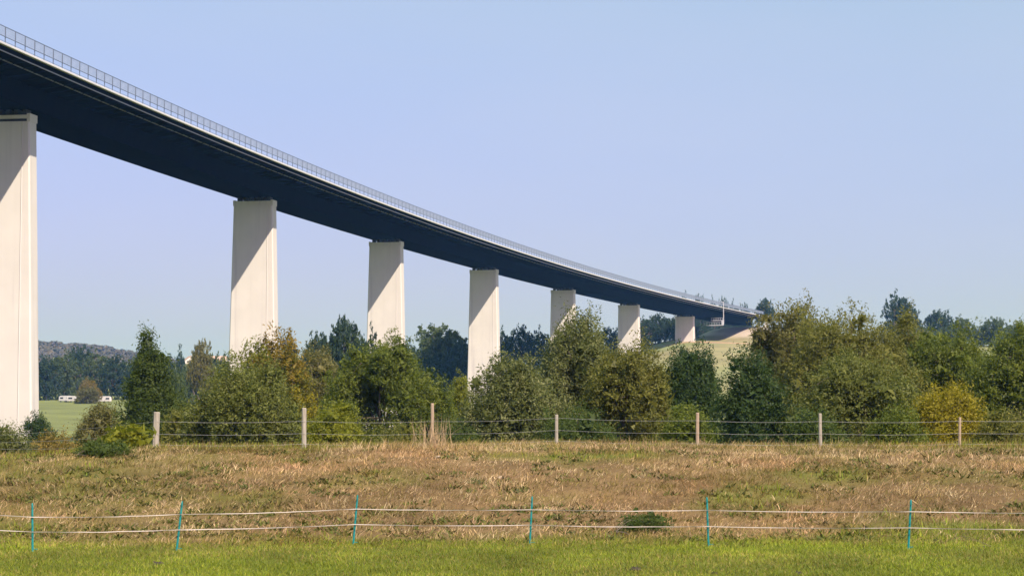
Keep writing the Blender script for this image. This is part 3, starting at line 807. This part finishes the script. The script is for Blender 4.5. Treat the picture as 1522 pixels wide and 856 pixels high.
def house(px, Y, wdt, dep, wall_h, roof_h, wall, roof, label, rz=0., name='house', cat='house', basepy=None):
    x, _, zb = at_depth(px, basepy or 590, Y); z = gzf(x, Y) - .3
    t = empty(name, (x, Y, z), rz); tag(t, label, cat)
    w, d = wdt / 2, dep / 2
    b = MB(); b.poly([(-w, -d, 0), (w, -d, 0), (w, d, 0), (-w, d, 0), (-w, -d, wall_h), (w, -d, wall_h), (w, d, wall_h), (-w, d, wall_h), (0, -d, wall_h + roof_h), (0, d, wall_h + roof_h)],
           [(0, 1, 5, 8, 4), (2, 3, 7, 9, 6), (1, 2, 6, 5), (3, 0, 4, 7)])
    wl = b.build('wall', wall, t)
    e = .5; sl = roof_h / w
    r = MB()
    for sg in (-1, 1):
        o0 = (sg * (w + e), wall_h - e * sl + .05); o1 = (0, wall_h + roof_h + .05)
        pts = [(o0[0], -d - e, o0[1]), (o0[0], d + e, o0[1]), (o1[0], d + e, o1[1]), (o1[0], -d - e, o1[1])]
        pts += [(p[0], p[1], p[2] + .28) for p in pts]
        r.poly(pts, [(0, 1, 2, 3), (7, 6, 5, 4), (0, 4, 5, 1), (1, 5, 6, 2), (2, 6, 7, 3), (3, 7, 4, 0)])
    rf = r.build('roof', roof, t)
    MB().box((w * .35, d * .2, wall_h + roof_h * .9), (.7, .7, 2.2)).build('chimney', M['tile'], rf)
    for q in (-.5, .5):
        MB().box((q * w, -d - .03, wall_h * .55), (1.3, .08, 1.4)).build('window', M['glass'], wl)
    MB().box((0, -d - .03, 1.1), (1.2, .08, 2.1)).build('door', M['glass'], wl)
house(662, 640, 5.2, 8, 2.6, 1.9, M['slate'], M['white'], 'small grey hut with white gable left of the fourth pier base', .0, 'hut', 'hut')
house(322, 1500, 12, 14, 2.4, 4.0, M['render'], M['tile'], 'distant house with orange roof left of the second pier', 1.45)
house(281, 1540, 8, 12, 2.6, 3, M['render'], M['tile'], 'distant pale house between the cone-shaped tree and the orange roof', .3)

# ------------------------------------------------------------------ wooden post and wire fence on the crest
FY = 73.0
fx0 = at_depth(231, 655, FY)[0]
fence = empty('wire_fence', (fx0, FY, gzf(fx0, FY)))
tag(fence, 'wooden post and wire fence along the top of the grassy bank', 'fence')
FO = Vector(fence.location)
posts = [(-14, 640, 74.5, .12, 1.05, 'wood', 0), (231, 612, 72.0, .23, 1.0, 'wood', .03), (452, 606, 73.0, .17, 1.0, 'wood', .0), (643, 599, 73.4, .12, 1.0, 'wood_warm', -.005), (827, 616, 73.4, .12, 1.0, 'wood', .005),
         (1036, 613, 73.2, .125, 1.0, 'wood_warm', .01), (1219, 614, 73.2, .12, 1.0, 'wood', -.005), (1425, 620, 73.2, .10, 1.0, 'wood_warm', .03), (1630, 618, 73.2, .12, 1.0, 'wood', 0.)]
tops = []
for i, (px, top, Y, th, _, mm, lean) in enumerate(posts):
    x, _, zt = at_depth(px, top, Y); zb = gzf(x, Y) - .3
    h = zt - zb
    b = MB(); r = random.Random(i)
    n = 9 if th < .2 else 4
    b.tube([(0, 0, 0), (lean * h * .5, 0, h * .5), (lean * h, 0, h * .985), (lean * h, 0, h)], [th * .55, th * .52, th * .5, th * .38], n if n != 4 else 8)
    b.build('post', M[mm], fence, Vector((x, Y, zb)) - FO, (0, 0, r.uniform(0, .6)))
    tops.append((x + lean * h, Y, zt, h))
for hi, name in ((.30, 'wire'), (.74, 'wire'), (1.12, 'wire')):
    for i in range(len(tops) - 1):
        (x0, y0, z0, h0), (x1, y1, z1, h1) = tops[i], tops[i + 1]
        gzz0 = z0 - h0 + .3; gzz1 = z1 - h1 + .3
        a = Vector((x0, y0 - .11, gzz0 + 1.25 - hi)); c = Vector((x1, y1 - .11, gzz1 + 1.25 - hi))
        if i == 0: a.z = z0 - hi * .6
        pts = [a.lerp(c, k / 6) - Vector((0, 0, .05 * math.sin(math.pi * k / 6))) - FO for k in range(7)]
        MB().tube(pts,   .004, 5).build(name, M['wire'], fence)

# ------------------------------------------------------------------ electric fence: teal stakes and white tapes on the meadow
stakes = [(48, 48.5, 747, 816, 767, 788), (271, 262.5, 744, 815, 763, 785), (531.5, 525, 735, 806, 755, 777), (791, 787.5, 737, 806, 756, 778), (1050.5, 1053, 738, 809, 757, 780), (1354, 1350, 742, 813, 759, 782), (1640, 1640, 744, 815, 760, 784), (-200, -200, 742, 814, 748, 772)]
tp = []
EG = 'teal stakes of the electric fence'
names = ['leftmost teal plastic fence stake standing upright', 'leaning teal stake second from the left', 'slightly leaning teal stake third from the left', 'teal stake below the gap between fourth and fifth piers', 'teal stake right of the weed patch', 'rightmost teal stake beside the small round dark plant', 'teal stake at the right-hand end of the white tapes', 'teal stake at the left-hand end of the white tapes']
for i, (pxt, pxb, pt, pb, y1, y2) in enumerate(stakes):
    Y = EYE * FPX / (pb - HORIZON) * .985
    for _ in range(6):
        xb = at_depth(pxb, pb, Y)[0]; Y = (EYE - gzf(xb, Y)) * FPX / (pb - HORIZON) * .993
    xb = at_depth(pxb, pb, Y)[0]; zb = gzf(xb, Y)
    xt, _, zt = at_depth(pxt, pt, Y)
    st_ = empty('fence_stake', (xb, Y, zb)); tag(st_, names[i], 'fence stake', EG)
    d = Vector((xt - xb, 0, zt - zb)); e = d.normalized()
    MB().tube([-e * .12, d * .5, d * .96, d], [.024, .023, .021, .010], 6).build('shaft', M['teal'], st_)
    hk = MB()
    for fz in (.30, .52, .72, .90): hk.tube([d * fz + Vector((0, -.012, 0)), d * fz + Vector((.012, -.05, .0)), d * fz + Vector((.012, -.055, .035))], .006, 4)
    hk.build('tape_hook', M['teal'], st_)
    MB().box(tuple(d * .03 + Vector((.05, 0, .02))), (.12, .02, .014)).build('foot_step', M['teal'], st_)
    lo = []
    for yy in (y1, y2):
        f_ = (pb - yy) / (pb - pt); lo.append(Vector((xb, Y - .045, zb)) + d * f_)
    tp.append((pxb, lo))
tp.sort(key=lambda q: q[0])
for j, lab in enumerate(('upper white tape of the electric fence', 'lower white tape of the electric fence')):
    v = []; f = []; r = random.Random(j)
    hw = .0078
    for i in range(len(tp) - 1):
        a, c = tp[i][1][j], tp[i + 1][1][j]
        for k in range(13 if i == len(tp) - 2 else 12):
            t = k / 12; p = a.lerp(c, t) - Vector((0, 0, .018 * math.sin(math.pi * t) * (1 + .5 * r.random())))
            tw = .5 * math.sin(k * .55 + i * 2.3 + j * 1.7) + .15 * math.sin(k * 2.1)
            o = Vector((0, math.sin(tw), math.cos(tw))) * hw; t_ = Vector((0, .003, 0))
            v += [tuple(p - o - t_), tuple(p + o - t_), tuple(p + o + t_), tuple(p - o + t_)]
    for i in range(len(v) // 4 - 1):
        for q in range(4): f.append((i * 4 + q, i * 4 + (q + 1) % 4, i * 4 + 4 + (q + 1) % 4, i * 4 + 4 + q))
    me = bpy.data.meshes.new('fence_tape'); me.from_pydata(v, [], f); me.update()
    tag(link('fence_tape', me, M['tape']), lab, 'fence tape')

# ------------------------------------------------------------------ grass
def blades(name, x, y, ln, wd, lean, colr, label, segs=2, cat='grass', bend=.5):
    n = len(x); r = np.random.default_rng(len(x))
    z = gz(x, y) - .01
    az = r.uniform(0, 2 * np.pi, n) if lean[1] is None else lean[1]
    la = lean[0]
    dx, dy = np.cos(az), np.sin(az)
    fa = r.uniform(0, 2 * np.pi, n)                       # facing of the blade's width
    wx, wy = np.cos(fa) * wd / 2, np.sin(fa) * wd / 2
    B = np.stack([x, y, z], 1)
    def pt(t):
        hor = ln * (np.sin(la) * t + bend * np.sin(la) * t * t); ver = ln * np.cos(la) * (t - .25 * t * t * np.abs(np.sin(la)))
        return B + np.stack([dx * hor, dy * hor, ver], 1)
    W = np.stack([wx, wy, np.zeros(n)], 1)
    if segs == 1:
        V = np.stack([B - W, B + W, pt(1.0)], 1).reshape(-1, 3); F = np.arange(3 * n).reshape(n, 3); k = 3
    else:
        Mp = pt(.55); V = np.stack([B - W, B + W, Mp + W * .8, pt(1.0), Mp - W * .8], 1).reshape(-1, 3)
        i = np.arange(n)[:, None] * 5
        F = np.concatenate([i + [0, 1, 2], i + [0, 2, 4], i + [4, 2, 3]], 0); k = 5
    o = link(name, mesh_np(name, V, F, {'col': np.repeat(colr, k, 0)}), M['blade'])
    return tag(o, label, cat, kind='stuff')

def strew(n, y0, y1, margin, power=1.0, seed=1):
    r = np.random.default_rng(seed)
    y = y0 + (y1 - y0) * r.random(n) ** power
    x = (r.random(n) * 2 - 1) * (y * .253 + margin)
    return x, y, r

def mixcol(n, r, s, green, straw, jit=.3):
    pick = r.random(n) < s
    g_ = np.array(green); s_ = np.array(straw)
    gi = g_[r.integers(0, len(g_), n)]; si = s_[r.integers(0, len(s_), n)]
    return np.where(pick[:, None], si, gi) * (1 + jit * r.normal(size=n))[:, None].clip(.4, 1.8)

GREEN = [(.175, .225, .013), (.21, .25, .018), (.135, .19, .011), (.24, .255, .028)]
OLIVE = [(.20, .165, .04), (.25, .20, .055), (.15, .14, .026), (.22, .175, .06)]
STRAW = [(.385, .28, .13), (.44, .33, .17), (.32, .22, .10), (.36, .25, .14), (.47, .375, .21), (.28, .205, .085)]

# short meadow turf
x, y, r = strew(190000, 33.5, 49.5, 3.5, 1.0, 1)
k = (1 - straw_mask(x, y)) > r.random(len(x)); x, y = x[k], y[k]; n = len(x)
pat = fbm(x / 1.6, y / 3.0, 61); pat2 = fbm(x / 4, y / 2.2, 71)
col = mixcol(n, r, np.clip(.12 + .55 * pat2 + .18 * sstep((-3 - x) / 5), .03, .55), GREEN, [(.27, .24, .05), (.23, .23, .035), (.32, .25, .08)], .2) * (.92 + .6 * pat)[:, None].clip(.4, 1.35)
blades('meadow_grass', x, y, .055 + .06 * r.random(n) + .03 * np.clip(pat, 0, 1), .012 + .010 * r.random(n), (r.random(n) * 1.0 + .1, None), col, 'short green meadow grass in the foreground', segs=1)

# dry tussocks on the bank
def tussocks(name, nt_, per, y0, y1, lnr, label, seed, power=1.0, keep=None, spread=.16, dark=1.0, flat=.9):
    x, y, r = strew(nt_, y0, y1, 4.0, power, seed)
    s = straw_mask(x, y)
    ok = r.random(len(x)) < np.clip(.35 + s, 0, 1)
    if keep is not None: ok &= keep(x, y, r)
    x, y, s = x[ok], y[ok], s[ok]; n = len(x)
    tl = (lnr[0] + (lnr[1] - lnr[0]) * r.random(n)) * (.75 + .45 * fbm(x / 2.2, y / 2.2, seed + 50))
    dirx = fbm(x / 2.5, y / 2.5, seed + 9) * 3.2 + r.normal(size=n) * .5       # combed by wind in patches
    X = np.repeat(x, per) + r.normal(size=n * per) * spread; Y = np.repeat(y, per) + r.normal(size=n * per) * spread
    N_ = n * per
    ct = mixcol(n, r, np.clip(s * (.72 + .5 * fbm(x / 1.1, y / 1.6, 23)), 0, 1), OLIVE, STRAW, .17)
    red = np.clip(1.5 * fbm(x / 2.6 + 9, y / 3.5, 88) + .05, 0, 1)[:, None]
    ct = ct * (1 - red) + ct * np.array([1.02, .88, .84]) * red
    C = np.repeat(ct, per, 0) * (1 + .25 * r.normal(size=N_))[:, None].clip(.45, 1.7) * dark
    la = np.abs(r.normal(size=N_)) * .45 + flat * r.random(N_)
    az = np.repeat(dirx, per) + r.normal(size=N_) * 1.0
    blades(name, X, Y, np.repeat(tl, per) * (.5 + .7 * r.random(N_)), .010 + .012 * r.random(N_), (la, az), C, label, segs=2)
tussocks('dry_grass', 25500, 11, 44.6, 79, (.13, .31), 'matted straw-coloured dry grass covering the bank', 2, .9)
tussocks('tall_dry_grass', 1500, 8, 64, 78, (.34, .62), 'taller dry grass stalks along the top of the bank', 4, 1.0, keep=lambda x, y, r: fbm(x / 2.4, y / 5, 15) > .05, flat=.35)
# tall stalks round the third post
x3, _, _ = at_depth(643, 640, 73)
r = np.random.default_rng(8); n = 90
X = x3 + r.normal(size=n) * .28; Y = 73.1 + r.normal(size=n) * .3
blades('reed_stalks', X, Y, .6 + .7 * r.random(n), .014 + .008 * r.random(n), (np.abs(r.normal(size=n)) * .22, None), np.array([(.42, .31, .17)]) * (1 + .2 * r.normal(size=n))[:, None], 'tuft of tall dry stalks round the third fence post')
# coarse green grass on the crest and the left part of the bank
x, y, r = strew(26000, 47, 80, 4.0, 1.0, 6)
k = (1 - straw_mask(x, y)) > .35 + .5 * r.random(len(x)); x, y = x[k], y[k]; n = len(x)
blades('green_grass', x, y, .10 + .22 * r.random(n), .014 + .012 * r.random(n), (np.abs(r.normal(size=n)) * .5, None), mixcol(n, r, np.full(n, .3), GREEN, OLIVE, .25), 'coarse green grass on the crest and left end of the bank')
# low broad-leaved weeds among the straw
x, y, r = strew(5200, 46.5, 70, 4.0, .9, 12)
k = fbm(x / 1.5, y / 2.0, 33) > .12 - .25 * sstep((-4 - x) / 6); x, y = x[k], y[k]; n = len(x); per = 9
X = np.repeat(x, per) + r.normal(size=n * per) * .09; Y = np.repeat(y, per) + r.normal(size=n * per) * .09
wc = np.array([(.10, .12, .02), (.14, .14, .03), (.17, .13, .05), (.08, .10, .02)])[r.integers(0, 4, n)]
blades('bank_weeds', X, Y, .09 + .12 * r.random(n * per), .035 + .04 * r.random(n * per), (.4 + .9 * r.random(n * per), None), np.repeat(wc, per, 0) * (1 + .2 * r.normal(size=n * per))[:, None].clip(.5, 1.6), 'low leafy weeds scattered through the dry bank', segs=2)
# floodplain and far field grass is read only as colour

# clods and stones
for px, py, s_, lab, mm, nm in ((945, 845, .10, 'dark soil clod in the meadow right of the middle', 'soil', 'soil_clod'), (1186, 850, .08, 'dark soil clod in the lower right meadow', 'soil', 'soil_clod'), (236, 837, .11, 'dark soil clod in the lower left meadow', 'soil', 'soil_clod'),
                            (1062, 850, .06, 'small dark soil clod below the fifth teal stake', 'soil', 'soil_clod'), (622, 724, .10, 'pale stone lying on the bank between the third and fourth teal stakes', 'stone_small', 'field_stone'), (742, 740, .10, 'pale flat stone on the bank left of the fourth teal stake', 'stone_small', 'field_stone')):
    Y = 45.
    for _ in range(25):
        x = at_depth(px, py, Y)[0]; Y = .5 * Y + .5 * (EYE - gzf(x, Y)) * FPX / (py - HORIZON)
    r = np.random.default_rng(px)
    u = np.linspace(0, 2 * np.pi, 13)[:-1]; V = []; F = []
    for a, ph in enumerate((-.35, .15, .55, .95, 1.35)):
        for t in u:
            q = s_ * (1 + .22 * r.normal()); V.append((math.cos(t) * math.cos(ph) * q, math.sin(t) * math.cos(ph) * q * .8, max(-.03, math.sin(ph) * q * .5)))
    for a in range(4):
        for j in range(12): F.append((a * 12 + j, a * 12 + (j + 1) % 12, a * 12 + 12 + (j + 1) % 12, a * 12 + 12 + j))
    F.append(tuple(48 + j for j in range(12))); F.append(tuple(range(12))[::-1])
    me = bpy.data.meshes.new(nm); me.from_pydata(V, [], F); me.update()
    tag(link(nm, me, M[mm], None, (x, Y, gzf(x, Y))), lab, 'clod' if mm == 'soil' else 'stone')

# ------------------------------------------------------------------ haze
hb = MB().box((0, 2890, 75), (8400, 6500, 170))
m, nt, out = new_mat('haze_air')
pv = N(nt, 'ShaderNodeVolumePrincipled')
pv.inputs['Color'].default_value = (.17, .43, 1.0, 1)
pv.inputs['Absorption Color'].default_value = (1, 1, 1, 1)
pv.inputs['Density'].default_value = .000075
pv.inputs['Anisotropy'].default_value = 0.0
nt.links.new(pv.outputs[0], out.inputs['Volume'])
tag(hb.build('haze', m), 'thin pale blue haze in the valley air', 'haze', kind='stuff')
